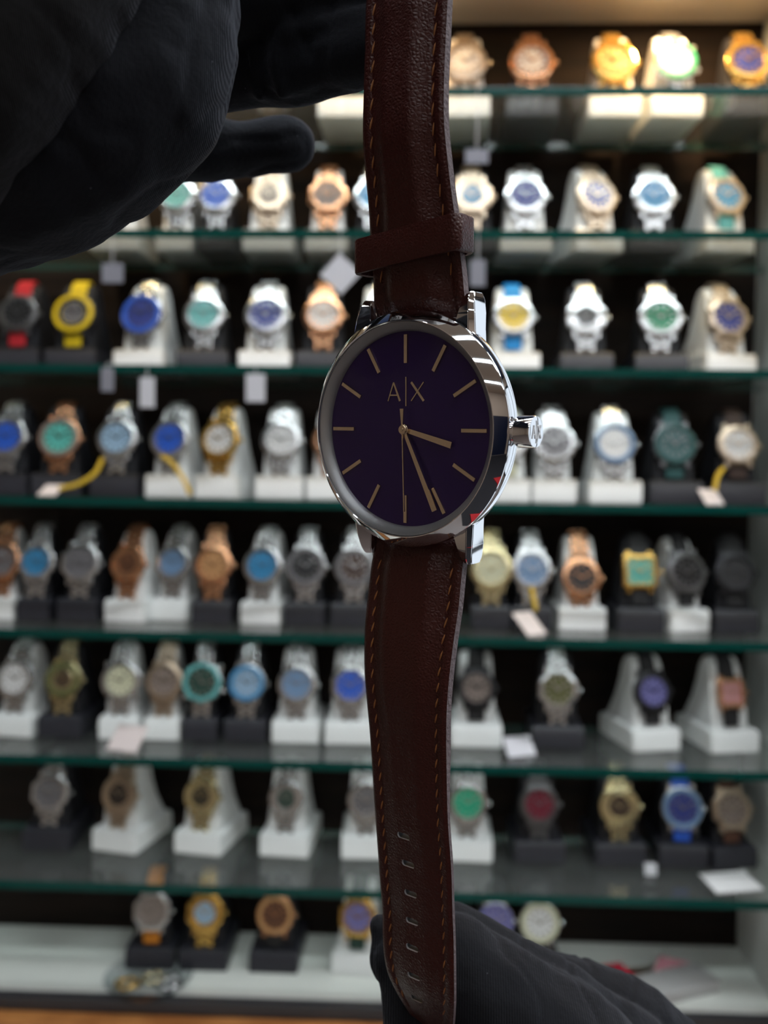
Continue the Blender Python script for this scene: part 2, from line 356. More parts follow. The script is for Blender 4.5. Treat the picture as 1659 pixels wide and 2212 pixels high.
def strap_mesh(kind):
    bm = bmesh.new()
    if kind == 'bracelet':
        pts = path_pts(6.4)
        for i, p in enumerate(pts):
            t = (pts[min(i + 1, len(pts) - 1)] - pts[max(i - 1, 0)]).normalized(); n = t.cross(Vector((1, 0, 0)))
            M = Matrix.Translation(p * MM) @ Matrix(((1, 0, 0), (0, t.y, n.y), (0, t.z, n.z))).to_4x4()
            M = Matrix.Translation(p * MM) @ Matrix(((1, 0, 0), (0, t.y, n.y), (0, t.z, n.z))).to_4x4()
            w = (20 - min(4, abs(i - 5) * .5)) * MM
            box(bm, -w / 2, -w * .2, -2.9 * MM, 2.9 * MM, -1.5 * MM, 1.5 * MM, M, 0, .0006)
            box(bm, w * .2, w / 2, -2.9 * MM, 2.9 * MM, -1.5 * MM, 1.5 * MM, M, 0, .0006)
            box(bm, -w * .19, w * .19, -2.9 * MM + .0032, 2.9 * MM + .0032, -1.5 * MM, 1.9 * MM, M, 0, .0008)
    else:
        pts = path_pts(2.5); prev = None; sec = [(-1, 0), (-.85, 1.2), (0, 1.9), (.85, 1.2), (1, 0), (.9, -1.2), (-.9, -1.2)]
        for i, p in enumerate(pts):
            t = (pts[min(i + 1, len(pts) - 1)] - pts[max(i - 1, 0)]).normalized(); n = t.cross(Vector((1, 0, 0)))
            w = 10 - min(1.8, abs(i - 13) * .12)
            ring = [bm.verts.new((p + Vector((1, 0, 0)) * (a * w) - n * (-b)) * MM) for a, b in sec]
            if prev:
                for k in range(len(sec)): bm.faces.new((prev[k], prev[(k + 1) % 7], ring[(k + 1) % 7], ring[k]))
            else: bm.faces.new(ring)
            prev = ring
        bm.faces.new(prev)
    bmesh.ops.recalc_face_normals(bm, faces=bm.faces); me = bpy.data.meshes.new(kind); bm.to_mesh(me); bm.free(); me.materials.append(METAL['silver'])
    for p in me.polygons: p.use_smooth = True
    me.set_sharp_from_angle(angle=R(40)); return me
STRAP = {k: strap_mesh(k) for k in ('bracelet', 'band')}
def shp(kind):
    if kind == 'square':
        return lambda a: min(1.16, .88 / max(abs(math.cos(a)), abs(math.sin(a))))
    if kind == 'octagon':
        return lambda a: .96 / math.cos(((a + math.pi / 8) % (math.pi / 4)) - math.pi / 8)
    if kind == 'hex':
        return lambda a: .95 / math.cos(((a + math.pi / 12) % (math.pi / 6)) - math.pi / 12)
    return None
def mk(name, fn, m, smooth=True):
    bm = bmesh.new(); fn(bm); bmesh.ops.recalc_face_normals(bm, faces=bm.faces)
    me = bpy.data.meshes.new(name); bm.to_mesh(me); bm.free()
    for x in (m if isinstance(m, (list, tuple)) else [m]): me.materials.append(x)
    if smooth:
        for p in me.polygons: p.use_smooth = True
        me.set_sharp_from_angle(angle=R(35))
    return me
def case_meshes(kind):
    s = shp(kind); S = MM
    def case(bm):
        lathe(bm, [(0, -7 * S), (17 * S, -7 * S), (19.6 * S, -5.5 * S), (20.6 * S, -2 * S), (20.2 * S, .6 * S), (19.4 * S, 1 * S), (0, 1 * S)], 48, shape=s)
        for sy in (-1, 1):
            for sx in (-1, 1):      # lugs
                box(bm, sx * 11.3 * S - 2 * S, sx * 11.3 * S + 2 * S, min(sy * 12 * S, sy * 22.5 * S), max(sy * 12 * S, sy * 22.5 * S), -6.5 * S, -1 * S, None, 0, .0008)
    def bez(bm):
        lathe(bm, [(14.6 * S, 1 * S), (19.3 * S, 1.02 * S), (19.0 * S, 2.6 * S), (16.2 * S, 3.3 * S), (15.3 * S, 3.2 * S), (14.6 * S, 1.6 * S), (14.6 * S, 1 * S)], 48, shape=s)
    def dial(bm):
        lathe(bm, [(0, 1.05 * S), (14.6 * S, 1.05 * S), (14.6 * S, 1.5 * S), (0, 1.5 * S)], 48, shape=s)
        for k in range(12):
            M = Matrix.Rotation(k * math.pi / 6, 4, 'Z'); box(bm, -.7 * S, .7 * S, 9.6 * S, 13 * S, 1.5 * S, 2.0 * S, M, 1)
    def crown(bm):
        M = Matrix.Rotation(math.pi / 2, 4, 'Y') @ Matrix.Identity(4)
        lathe(bm, [(0, 20 * S), (1.4 * S, 20 * S), (1.4 * S, 21.0 * S), (2.5 * S, 21.1 * S), (2.6 * S, 23.2 * S), (2.2 * S, 23.7 * S), (0, 23.8 * S)], 24, Matrix.Translation((0, 0, -2.5 * S)) @ M)
    return mk('case', case, METAL['silver']), mk('bezel', bez, METAL['silver']), mk('dial', dial, [METAL['silver'], METAL['silver']]), mk('crown', crown, METAL['silver'])
CASES = {k: case_meshes(k) for k in ('round', 'octagon', 'hex', 'square')}
def handm(L, w):
    return mk('watch_hand', lambda bm: box(bm, -w * MM, w * MM, -2 * MM, L * MM, 2.1 * MM, 2.6 * MM), METAL['silver'], False)
HANDM = [handm(7.5, .8), handm(11, .6)]
def setm(o, *ms):
    for i, m in enumerate(ms):
        o.material_slots[i].link = 'OBJECT'; o.material_slots[i].material = m
def inst(name, me, parent, *ms, mtx=None):
    o = bpy.data.objects.new(name, me); COL.objects.link(o); o.parent = parent
    if mtx is not None: o.matrix_local = mtx
    setm(o, *ms); return o

# px, stand, case, dial, strap, shape, scale, extra(dict)
ROWS = [
 [(742, 'w', 'silver', 'white', None, 'round', 1.0, {}), (1003, 'w', 'champagne', 'white', None, 'round', 1.1, {}), (1150, 'b', 'rose gold', 'white', None, 'round', 1.1, {}),
  (1330, 'w', 'gold', 'gold', None, 'round', 1.12, {'yaw': 0}), (1465, 'w', 'silver', 'pale blue', None, 'round', 1.1, {'bezel': 'green', 'yaw': 3, 'roll': -20}),
  (1622, 'b', 'gold', 'navy', None, 'round', 1.05, {})],
 [(243, 'w', 'silver', 'grey', None, 'round', 1, {}), (375, 'w', 'silver', 'aqua', None, 'round', 1.0, {}), (461, 'b', 'silver', 'blue', None, 'round', 1.0, {'ring': 'gold'}), (578, 'w', 'champagne', 'grey', None, 'octagon', .98, {'small': .7}),
  (705, 'w', 'rose gold', 'taupe', None, 'octagon', 1.0, {}), (803, 'b', 'silver', 'sky blue', None, 'round', 1.0, {}), (1020, 'b', 'champagne', 'sky blue', None, 'octagon', 1.05, {'small': .75}),
  (1137, 'w', 'silver', 'navy', None, 'round', 1.05, {}), (1297, 'w', 'champagne', 'navy', None, 'round', 1.05, {'yaw': 12}), (1417, 'b', 'silver', 'sky blue', None, 'round', 1.05, {}),
  (1580, 'w', 'champagne', 'sky blue', 'aqua', 'round', 1.0, {'yaw': 10})],
 [(28, 'b', 'grey', 'black', 'red', 'round', 1.0, {}), (150, 'b', 'black', 'grey', 'yellow', 'round', 1.08, {'bezel': 'yellow', 'small': .8}), (296, 'w', 'silver', 'navy', None, 'round', 1.08, {'bezel': 'blue', 'yaw': -8}),
  (435, 'b', 'silver', 'aqua', None, 'round', 1.0, {}), (570, 'w', 'silver', 'navy', None, 'round', 1.08, {}), (695, 'b', 'rose gold', 'white', None, 'round', 1.0, {}), (820, 'w', 'silver', 'grey', None, 'round', .95, {}),
  (1110, 'w', 'silver', 'yellow', 'bright blue', 'round', 1.0, {}), (1268, 'b', 'silver', 'black', None, 'octagon', 1.0, {'small': .7}), (1430, 'b', 'silver', 'green', None, 'round', 1.05, {}),
  (1582, 'w', 'champagne', 'navy', None, 'octagon', 1.05, {'yaw': 12})],
 [(4, 'b', 'silver', 'blue', None, 'round', 1.0, {}), (120, 'b', 'rose gold', 'teal', None, 'round', 1.05, {'bezel': 'taupe'}), (245, 'b', 'silver', 'pale blue', None, 'round', 1.0, {}), (358, 'w', 'silver', 'blue', None, 'round', 1.0, {'yaw': -8}),
  (464, 'w', 'gold', 'white', None, 'round', 1.0, {'yaw': -10}), (602, 'w', 'silver', 'white', None, 'round', 1.0, {}), (712, 'w', 'rose gold', 'black', None, 'round', .95, {}), (1098, 'w', 'silver', 'white', 'cream', 'round', .9, {}),
  (1198, 'w', 'silver', 'grey', None, 'round', 1.05, {}), (1330, 'w', 'silver', 'white', None, 'round', 1.05, {'bezel': 'steel blue'}), (1462, 'b', 'grey', 'dark teal', 'dark teal', 'round', 1.05, {'bezel': 'dark teal'}),
  (1600, 'b', 'champagne', 'white', 'dark brown', 'round', 1.0, {})],
 [(-8, 'w', 'rose gold', 'grey', None, 'round', 1, {}), (70, 'b', 'silver', 'sky blue', None, 'octagon', .92, {}), (165, 'b', 'silver', 'grey', None, 'octagon', 1.0, {}), (265, 'w', 'rose gold', 'brown', None, 'round', .92, {'small': .7, 'yaw': -8}),
  (364, 'w', 'silver', 'steel blue', None, 'octagon', .9, {'yaw': -6, 'y': .012}), (455, 'b', 'rose gold', 'tan', None, 'hex', 1.0, {}), (560, 'w', 'silver', 'sky blue', None, 'round', .98, {'yaw': -6}), (656, 'b', 'silver', 'black', None, 'round', 1.0, {'bezel': 'grey'}),
  (762, 'b', 'silver', 'dark brown', None, 'round', 1.0, {'bezel': 'grey'}), (1060, 'b', 'two-tone', 'cream', None, 'round', 1.05, {}), (1150, 'b', 'silver', 'steel blue', None, 'round', 1.0, {}), (1258, 'w', 'rose gold', 'black', None, 'round', .98, {'low': -18}),
  (1385, 'b', 'gold', 'teal', 'black', 'square', .95, {}), (1492, 'w', 'grey', 'black', 'black', 'round', 1.05, {'yaw': 12}), (1592, 'b', 'black', 'black', 'black', 'round', 1.0, {})],
 [(22, 'w', 'silver', 'white', None, 'round', 1.0, {'yaw': -8}), (128, 'b', 'two-tone', 'dark brown', None, 'round', .95, {'small': .62, 'bezel': 'olive'}), (255, 'w', 'silver', 'cream', None, 'round', 1.0, {'roll': 15}), (348, 'w', 'champagne', 'taupe', None, 'round', .95, {}),
  (430, 'b', 'silver', 'dark green', None, 'octagon', 1.05, {'bezel': 'aqua', 'roll': -20}), (527, 'b', 'silver', 'pale blue', None, 'round', .95, {'bezel': 'sky blue'}), (637, 'w', 'silver', 'steel blue', None, 'round', .98, {}), (755, 'w', 'silver', 'blue', None, 'octagon', 1.0, {}),
  (1028, 'w', 'black', 'taupe', 'black', 'round', .98, {}), (1205, 'b', 'silver', 'olive', None, 'octagon', 1.02, {}), (1418, 'w', 'black', 'violet', 'black', 'round', .98, {'yaw': 12}), (1588, 'w', 'rose gold', 'pink', 'black', 'square', .8, {'yaw': 10})],
 [(100, 'b', 'silver', 'grey', None, 'octagon', 1.0, {}), (245, 'w', 'champagne', 'black', None, 'round', .98, {'yaw': -14, 'small': .8}), (425, 'w', 'two-tone', 'black', None, 'round', .95, {'yaw': -12, 'small': .7}), (612, 'w', 'silver', 'dark green', None, 'round', .9, {'yaw': -6, 'small': .75}),
  (790, 'w', 'silver', 'grey', None, 'round', 1.0, {}), (1008, 'w', 'silver', 'mint', None, 'round', 1.0, {}), (1165, 'b', 'grey', 'maroon', None, 'round', 1.0, {}), (1340, 'b', 'two-tone', 'dark brown', None, 'round', 1.02, {'small': .75}),
  (1476, 'b', 'silver', 'navy', 'blue', 'round', 1.05, {'bezel': 'steel blue'}), (1588, 'b', 'champagne', 'taupe', 'brown', 'octagon', 1.05, {'yaw': 8})],
 [(322, 'b', 'silver', 'taupe', 'orange', 'octagon', 1.0, {}), (438, 'b', 'gold', 'pale blue', None, 'octagon', 1.0, {'small': .8}), (590, 'b', 'rose gold', 'brown', 'black', 'round', .98, {'bezel': 'tan'}), (768, 'w', 'gold', 'violet', 'dark green', 'octagon', 1.0, {'yaw': -5}),
  (1072, 'b', 'silver', 'violet', 'black', 'round', .95, {'bezel': 'violet'}), (1168, 'b', 'silver', 'white', 'black', 'round', 1.05, {'bezel': 'cream'})],
]
ROW_Y = [.945, .955, .93, .925, .925, .932, .945, .958]
ROWN = ['%s shelf' % ('top' if i == 0 else ORD[i]) for i in range(7)] + ['white cabinet floor']
COUNT = ['first', 'second', 'third', 'fourth', 'fifth', 'sixth', 'seventh', 'eighth', 'ninth', 'tenth', 'eleventh', 'twelfth', 'thirteenth', 'fourteenth', 'fifteenth']
def core(w):
    px, st, case, dial, strap, shape, s, ex = w
    t = case + (' square' if shape == 'square' else '') + ' watch, ' + dial + ' dial'
    if strap: t += ', ' + strap + ' strap'
    elif 'bezel' in ex: t += ', ' + ex['bezel'] + ' bezel'
    return t
for ri, row in enumerate(ROWS):
    z = SHELF_Z[ri] if ri < 7 else Z_FLOOR
    Y = ROW_Y[ri]; cores = [core(w) for w in row]
    for k, w in enumerate(row):
        px, st, case, dial, strap, shape, s, ex = w
        pyc = (FRONT_PX + [2075])[ri]
        p = ray_y(px, pyc, Y + ex.get('y', 0)); loc = Vector((p.x, Y + ex.get('y', 0), z + .0001)); yaw = R(ex.get('yaw', 0) + random.uniform(-2, 2))
        where = 'on the ' + ROWN[ri]; pos = '%s from the left' % COUNT[k]
        same = [i for i, c in enumerate(cores) if c == cores[k]]
        lab = cores[k] + ', ' + where
        if len(same) > 1: lab += ', ' + pos
        t = empty('display_stand', mtx=Matrix.Translation(loc) @ Matrix.Rotation(yaw, 4, 'Z'))
        tagp(t, ('white' if st == 'w' else 'black') + ' display stand, %s stand %s' % (pos, where), 'display stand', 'watch display stands')
        gap = min([abs(px - q[0]) for q in row if q is not w] + [200]) / 2000 * Y * 1000
        fx = min(1, gap / (54.5 + abs(ex.get('yaw', 0)) * .25 + 1)); SX = Matrix.Diagonal((fx, 1, 1, 1))
        inst('base', BASE_ME, t, white_ac if st == 'w' else black_ac, mtx=SX); inst('upright', UP_ME, t, white_ac if st == 'w' else black_up, mtx=SX)
        t = empty('wristwatch', mtx=Matrix.Translation(loc) @ Matrix.Rotation(yaw, 4, 'Z'))
        tagp(t, lab, 'watch', 'display watches')
        cm = METAL[case]; C = CASES[shape]
        inst('strap', STRAP['band' if strap else 'bracelet'], t, hue(strap, 'strap') if strap else cm)
        M = Matrix.Translation((0, 0, ex.get('low', 0) * .4 * MM)) @ CASE_M @ Matrix.Rotation(R(ex.get('roll', 0)), 4, 'Z') @ Matrix.Scale(s, 4)
        inst('case', C[0], t, cm, mtx=M)
        inst('bezel', C[1], t, hue(ex['bezel'], 'bezel') if 'bezel' in ex else cm, mtx=M)
        if 'small' in ex:
            q = ex['small']; inst('flange', C[1], t, cm, mtx=M @ Matrix.Diagonal((q, q, .8, 1)) @ Matrix.Translation((0, 0, .0004)))
            inst('dial', C[2], t, hue(dial), cm, mtx=M @ Matrix.Diagonal((q, q, 1.3, 1)))
            if q < 1:
                bm = bmesh.new(); lathe(bm, [(14.3 * q * MM, 2.0 * MM), (16 * MM, 2.6 * MM), (16 * MM, 1.5 * MM), (14.3 * q * MM, 1.5 * MM), (14.3 * q * MM, 2.0 * MM)], 40)
                o = obj('inner_ring', bm, t, hue(ex['bezel'], 'bezel') if 'bezel' in ex else cm, True); o.matrix_local = M
        else: inst('dial', C[2], t, hue(dial), cm, mtx=M)
        inst('crown', C[3], t, cm, mtx=M)
        inst('watch_hand', HANDM[0], t, cm, mtx=M @ Matrix.Rotation(R(50 + random.uniform(-8, 8)), 4, 'Z')); inst('watch_hand', HANDM[1], t, cm, mtx=M @ Matrix.Rotation(R(-58 + random.uniform(-8, 8)), 4, 'Z'))

# ------------------------------------------------------------------ price tags, cords and loose things in the cabinet
def hang_tag(px, py, w, h, row, label, m=paper, rot=0, diamond=False):
    c = ray_y(px, py, YF - .004); topz = SHELF_Z[row]
    t = empty('price_tag', c); tagp(t, label, 'price tag', 'paper price tags')
    bm = bmesh.new(); box(bm, -w / 2, w / 2, -.0006, .0006, -h / 2, h / 2, Matrix.Rotation(R(rot), 4, 'Y'), 0, .0004); obj('card', bm, t, m)
    bm = bmesh.new(); dz = topz - c.z
    tube(bm, [(0, 0, h * .45 if not rot else h * .6), (0, .0, dz * .7), (0, .001, dz + .001), (0, .012, dz + .0012)], .0005, 6); obj('string', bm, t, paper)
hang_tag(735, 592, .027, .027, 1, 'white diamond-turned price tag hanging below the second shelf by the brown strap', rot=42)
hang_tag(243, 590, .020, .018, 1, 'small grey price tag hanging below the second shelf near the glove', grey_card)
hang_tag(1032, 590, .014, .024, 1, 'narrow price tag hanging below the second shelf right of the brown strap', grey_card)
hang_tag(1030, 338, .021, .013, 0, 'small price tag hanging below the top shelf right of the brown strap', grey_card)
hang_tag(552, 838, .018, .026, 2, 'white price tag hanging below the third shelf under the navy watch')
hang_tag(318, 848, .014, .028, 2, 'slim price tag hanging below the third shelf at the left')
hang_tag(232, 820, .012, .022, 2, 'tiny curled price tag hanging below the third shelf, far left', grey_card)
def lay_tag(px, row, w, d, Y, label, yaw=0, m=paper, lean=0):
    z = SHELF_Z[row] if row < 7 else Z_FLOOR; p = ray_y(px, (FRONT_PX + [2075])[row], Y)
    t = empty('price_tag', (p.x, Y, z)); tagp(t, label, 'price tag', 'paper price tags')
    bm = bmesh.new(); box(bm, -w / 2, w / 2, 0, d, .0002, .0012, Matrix.Rotation(R(yaw), 4, 'Z') @ Matrix.Rotation(R(lean), 4, 'X'), 0, .0003); obj('card', bm, t, m)
    return t, p, z
tan_tag = mat('pale_pink_card', (0.75, 0.66, 0.64), 0.5)
lay_tag(1160, 4, .024, .03, .893, 'oval white tag on yellow cord in front of the steel blue watch', 35, tan_tag, 38)
lay_tag(1128, 5, .03, .022, .905, 'white price tag lying beside the taupe dial watch stand, sixth shelf', 20, paper, 45)
lay_tag(262, 5, .034, .03, .893, 'pale pink tag leaning on the white stands, sixth shelf', -15, tan_tag, 40)
lay_tag(1600, 6, .05, .035, .893, 'white card lying at the right end of the seventh shelf', 12, white_ac, 6)
lay_tag(1405, 6, .012, .012, .925, 'tiny round white tag between the brown dial and navy watches', 0, paper, 70)
lay_tag(1545, 3, .02, .02, .895, 'small cream tag on yellow cord at the right of the fourth shelf', 20, tan_tag, 45)
lay_tag(100, 3, .02, .02, .895, 'small pale tag on yellow cord under the teal dial watch', -10, tan_tag, 30)
def cord(pts, label, r=.0022):
    bm = bmesh.new(); V = [ray_y(*p) for p in pts]
    c = sum(V, Vector()) / len(V); out = []
    for i in range(len(V) - 1):
        for k in range(8): out.append(Vector(catmull([(j, *v) for j, v in enumerate(V)], i + k / 8)))
    out.append(V[-1]); base = min(out, key=lambda v: v.z).copy()
    tube(bm, [v - base for v in out], r, 8)
    o = obj('tag_cord', bm, None, yellow_string, True); o.location = base; tagp(o, label, 'cord', 'yellow tag cords')
cord([(222, 990, .905), (205, 1022, .90), (170, 1045, .895), (128, 1056, .893)], 'yellow cord hanging from the pale blue watch, fourth shelf')
cord([(350, 985, .905), (375, 1005, .90), (398, 1040, .895), (410, 1068, .893)], 'yellow cord looped on the blue dial watch, fourth shelf')
cord([(1562, 1012, .905), (1550, 1030, .90), (1544, 1058, .895)], 'short yellow cord at the right end of the fourth shelf')
cord([(1148, 1270, .905), (1152, 1290, .90), (1158, 1318, .895)], 'short yellow cord below the steel blue watch, fifth shelf')
# dish with small jewellery on the cabinet floor
dz = ray_y(295, 2098, .89)
t = empty('glass_dish', (dz.x, .932, Z_FLOOR)); tagp(t, 'shallow clear dish on the white cabinet floor at lower left', 'dish')
bm = bmesh.new(); lathe(bm, [(0, .0005), (.034, .0005), (.044, .010), (.0455, .010), (.036, 0), (0, 0)], 48); obj('bowl', bm, t, glassy('dish_glass', (.85, .87, .88), 1.5), True)
for i, (dx, dy, m, lb) in enumerate([(-.02, -.008, 'gold', 'gold'), (.004, .004, 'two-tone', 'pale gold'), (.024, -.006, 'silver', 'silver')]):
    bm = bmesh.new(); out = []
    for k in range(33):
        a = k / 32 * 2 * math.pi; out.append((.012 * math.cos(a), .009 * math.sin(a), .0035 + .0012 * math.sin(5 * a)))
    tube(bm, out, .0016, 6, cap=False); o = obj('bracelet_coil', bm, None, METAL[m], True); o.location = (dz.x + dx, .932 + dy, Z_FLOOR + .0008)
    tagp(o, '%s coiled bracelet lying in the clear dish' % lb, 'bracelet')
redm = mat('red_lacquer', (.55, .02, .05), .4); pinkm = mat('pink_satin', (.6, .25, .3), .5)
for px, Y, w, d, h, m, yaw, lb in [(1330, .96, .03, .03, .012, redm, 20, 'red flat strap box on the white cabinet floor'), (1455, .975, .034, .03, .012, pinkm, -25, 'pink flat box right of the red box on cabinet floor'),
                                  (1395, .965, .034, .022, .010, METAL['champagne'], 8, 'brown metallic box between the red and pink boxes')]:
    p = ray_y(px, 2075, Y); bm = bmesh.new(); box(bm, -w / 2, w / 2, -d / 2, d / 2, 0, h, None, 0, .002)
    box(bm, -w / 2 - .0008, w / 2 + .0008, -d / 2 - .0008, d / 2 + .0008, h * .6, h + .001, None, 0, .001)
    o = obj('jewellery_box', bm, None, m, True); o.location = (p.x, Y, Z_FLOOR); o.rotation_euler.z = R(yaw); tagp(o, lb, 'box')
pl = ray_y(1500, 2100, .90)
bm = bmesh.new(); box(bm, -.10, .055, -.02, .02, 0, .014, None, 0, .004)
o = obj('plastic_tray', bm, None, mat('frosted_tray', (.45, .44, .44), .3), True); o.location = (pl.x - .015, .945, Z_FLOOR); o.rotation_euler.z = R(24)
tagp(o, 'long frosted tray lying slanted at the right of the cabinet floor', 'tray')

# ------------------------------------------------------------------ the held watch
th, ph = R(37), R(6.3)
Uv = Vector((0, math.cos(ph), math.sin(ph))); Rv = Vector((math.cos(th), -math.sin(th) * math.sin(ph), math.sin(th) * math.cos(ph))); Nv = Rv.cross(Uv)
CX, CY = 878, 928
HL = Matrix((Rv, Uv, Nv)).transposed()
HM_ = (CAMR @ HL).to_4x4(); HM_.translation = P(CX, CY, HERO_D)
HT = Vector(((CX - W / 2) / FPX * HERO_D, -(CY - H / 2) / FPX * HERO_D, -HERO_D))
def hproj(x, y, z):                                   # millimetres on the watch -> pixel
    p = HT + HL @ Vector((x, y, z)) * MM
    return (W / 2 + FPX * p.x / -p.z, H / 2 - FPX * p.y / -p.z)
hero = empty('wristwatch', mtx=HM_)
tagp(hero, 'large silver watch with violet dial and brown leather strap held by gloved hands', 'watch')
S = MM
def hp(name, bm, m, smooth=True, parent=hero, ang=30):
    return obj(name, bm, parent, m, smooth, ang)
bm = bmesh.new()
lathe(bm, [(17.2 * S, -.3 * S), (20.7 * S, -.3 * S), (20.95 * S, -.15 * S), (21.0 * S, -.3 * S), (21.0 * S, -2.4 * S), (20.9 * S, -2.8 * S), (19.6 * S, -4.6 * S), (18.6 * S, -5.6 * S), (18.0 * S, -6.2 * S), (0, -6.3 * S)], 192)
lathe(bm, [(17.2 * S, -.3 * S), (0, -.3 * S)], 192)
bmesh.ops.remove_doubles(bm, verts=bm.verts, dist=1e-6)
case = hp('case', bm, chrome, ang=20)
bm = bmesh.new(); lathe(bm, [(18.85 * S, 1.2 * S), (18.9 * S, 2.0 * S), (18.98 * S, 2.1 * S), (19.12 * S, 2.1 * S), (20.85 * S, .25 * S), (20.95 * S, .1 * S), (20.95 * S, -.2 * S), (18.8 * S, -.2 * S), (18.85 * S, 1.2 * S)], 192); hp('bezel', bm, chrome, ang=20)
bm = bmesh.new(); lathe(bm, [(17.3 * S, 0.02 * S), (17.35 * S, .25 * S), (17.6 * S, .75 * S), (18.6 * S, 1.6 * S), (18.84 * S, 1.7 * S), (18.84 * S, 0), (17.3 * S, .02 * S)], 192); hp('chapter_ring', bm, rehaut_m, ang=40)
bm = bmesh.new(); lathe(bm, [(0, .0), (17.3 * S, .0), (17.3 * S, -.25 * S), (0, -.25 * S)], 128); dial = hp('dial', bm, dial_m)
bm = bmesh.new(); lathe(bm, [(0, 2.05 * S), (18.6 * S, 2.0 * S), (18.84 * S, 1.92 * S), (18.84 * S, 1.82 * S), (0, 1.83 * S)], 128); hp('crystal', bm, crystal_m)
for k in range(12):
    bm = bmesh.new(); box(bm, -.36 * S, .36 * S, 11.7 * S, 16.75 * S, .0, .42 * S, None, 0, .00008)
    o = hp('hour_marker', bm, gold_m, False, dial); o.rotation_euler.z = -k * math.pi / 6
def bar(bm, a, b, w, z0, z1, w2=None):
    a, b = Vector(a), Vector(b); d = (b - a).normalized(); n = Vector((-d.y, d.x)); w2 = w if w2 is None else w2
    q = [a - n * w / 2, a + n * w / 2, b + n * w2 / 2, b - n * w2 / 2]
    lo = [bm.verts.new((v.x * S, v.y * S, z0 * S)) for v in q]; hi = [bm.verts.new((v.x * S, v.y * S, z1 * S)) for v in q]
    bm.faces.new(lo); bm.faces.new(hi)
    for i in range(4): bm.faces.new((lo[i], lo[(i + 1) % 4], hi[(i + 1) % 4], hi[i]))
bm = bmesh.new(); y0, y1 = 5.05, 8.35
bar(bm, (-3.95, y0), (-2.72, y1), .2, 0, .22, .24); bar(bm, (-1.3, y0), (-2.72, y1), .42, 0, .22, .3); bar(bm, (-3.5, y0 + 1.05), (-1.8, y0 + 1.05), .22, 0, .2)
hp('letter', bm, gold_m, False, dial)['label'] = 'letter A of the A|X mark'
bm = bmesh.new(); bar(bm, (0, 4.15), (0, 9.3), .22, 0, .22); hp('logo_bar', bm, gold_m, False, dial)['label'] = 'upright bar of the A|X mark'
bm = bmesh.new(); bar(bm, (1.15, y1), (3.85, y0), .45, 0, .22); bar(bm, (1.15, y0), (3.8, y1), .2, 0, .23); hp('letter', bm, gold_m, False, dial)['label'] = 'letter X of the A|X mark'
def hand(name, ang, L, w, tail, z, w2=None, tw=None):
    bm = bmesh.new(); bar(bm, (0, 0), (0, L), w, z, z + .22, w2); bar(bm, (0, 0), (0, -tail), w, z, z + .22, tw or w)
    o = hp(name, bm, gold_m, False); o.rotation_euler.z = -R(ang); return o
hand('hour_hand', 104.5, 10.2, .8, 0, .45, 1.15)
hand('minute_hand', 154.5, 15.6, .62, 0, .75, 1.05)
hand('second_hand', 178.3, 14.6, .22, 3.7, 1.15, .2, .78)
bm = bmesh.new(); lathe(bm, [(0, 1.5 * S), (.25 * S, 1.5 * S), (.3 * S, 1.4 * S), (.75 * S, 1.4 * S), (.85 * S, 1.3 * S), (.85 * S, 1.1 * S), (1.0 * S, 1.0 * S), (1.05 * S, .4 * S), (1.0 * S, 0), (0, 0)], 40); hp('centre_pin', bm, gold_m)
# crown
bm = bmesh.new(); CM = Matrix.Translation((0, -.1 * S, -1.9 * S)) @ Matrix.Rotation(math.pi / 2, 4, 'Y')
lathe(bm, [(0, 20.0 * S), (1.9 * S, 20.0 * S), (1.9 * S, 21.5 * S), (2.5 * S, 21.6 * S), (2.68 * S, 21.8 * S), (2.68 * S, 24.5 * S), (2.55 * S, 24.75 * S), (2.3 * S, 24.8 * S), (0, 24.9 * S)], 64, CM)
crown = hp('crown', bm, chrome)
white_en = mat('white_engraving', (.8, .82, .85), .4)
bm = bmesh.new(); C0 = Matrix.Translation((24.9 * S, -.1 * S, -1.9 * S)) @ Matrix(((0, 0, 1), (0, 1, 0), (-1, 0, 0))).to_4x4()
bm2 = bmesh.new()
for a, b, w in [((-1.5, -1.1), (-.95, 1.1), .2), ((-.4, -1.1), (-.95, 1.1), .3), ((-1.3, -.4), (-.6, -.4), .16), ((0, -1.9), (0, 1.9), .18), ((.45, 1.1), (1.5, -1.1), .3), ((.45, -1.1), (1.5, 1.1), .2)]:
    bar(bm2, a, b, w, -.02, .06)
bmesh.ops.transform(bm2, matrix=C0, verts=bm2.verts); hp('crown_emblem', bm2, white_en, False, crown)['label'] = 'pale A|X mark on the crown end'
bm.free()
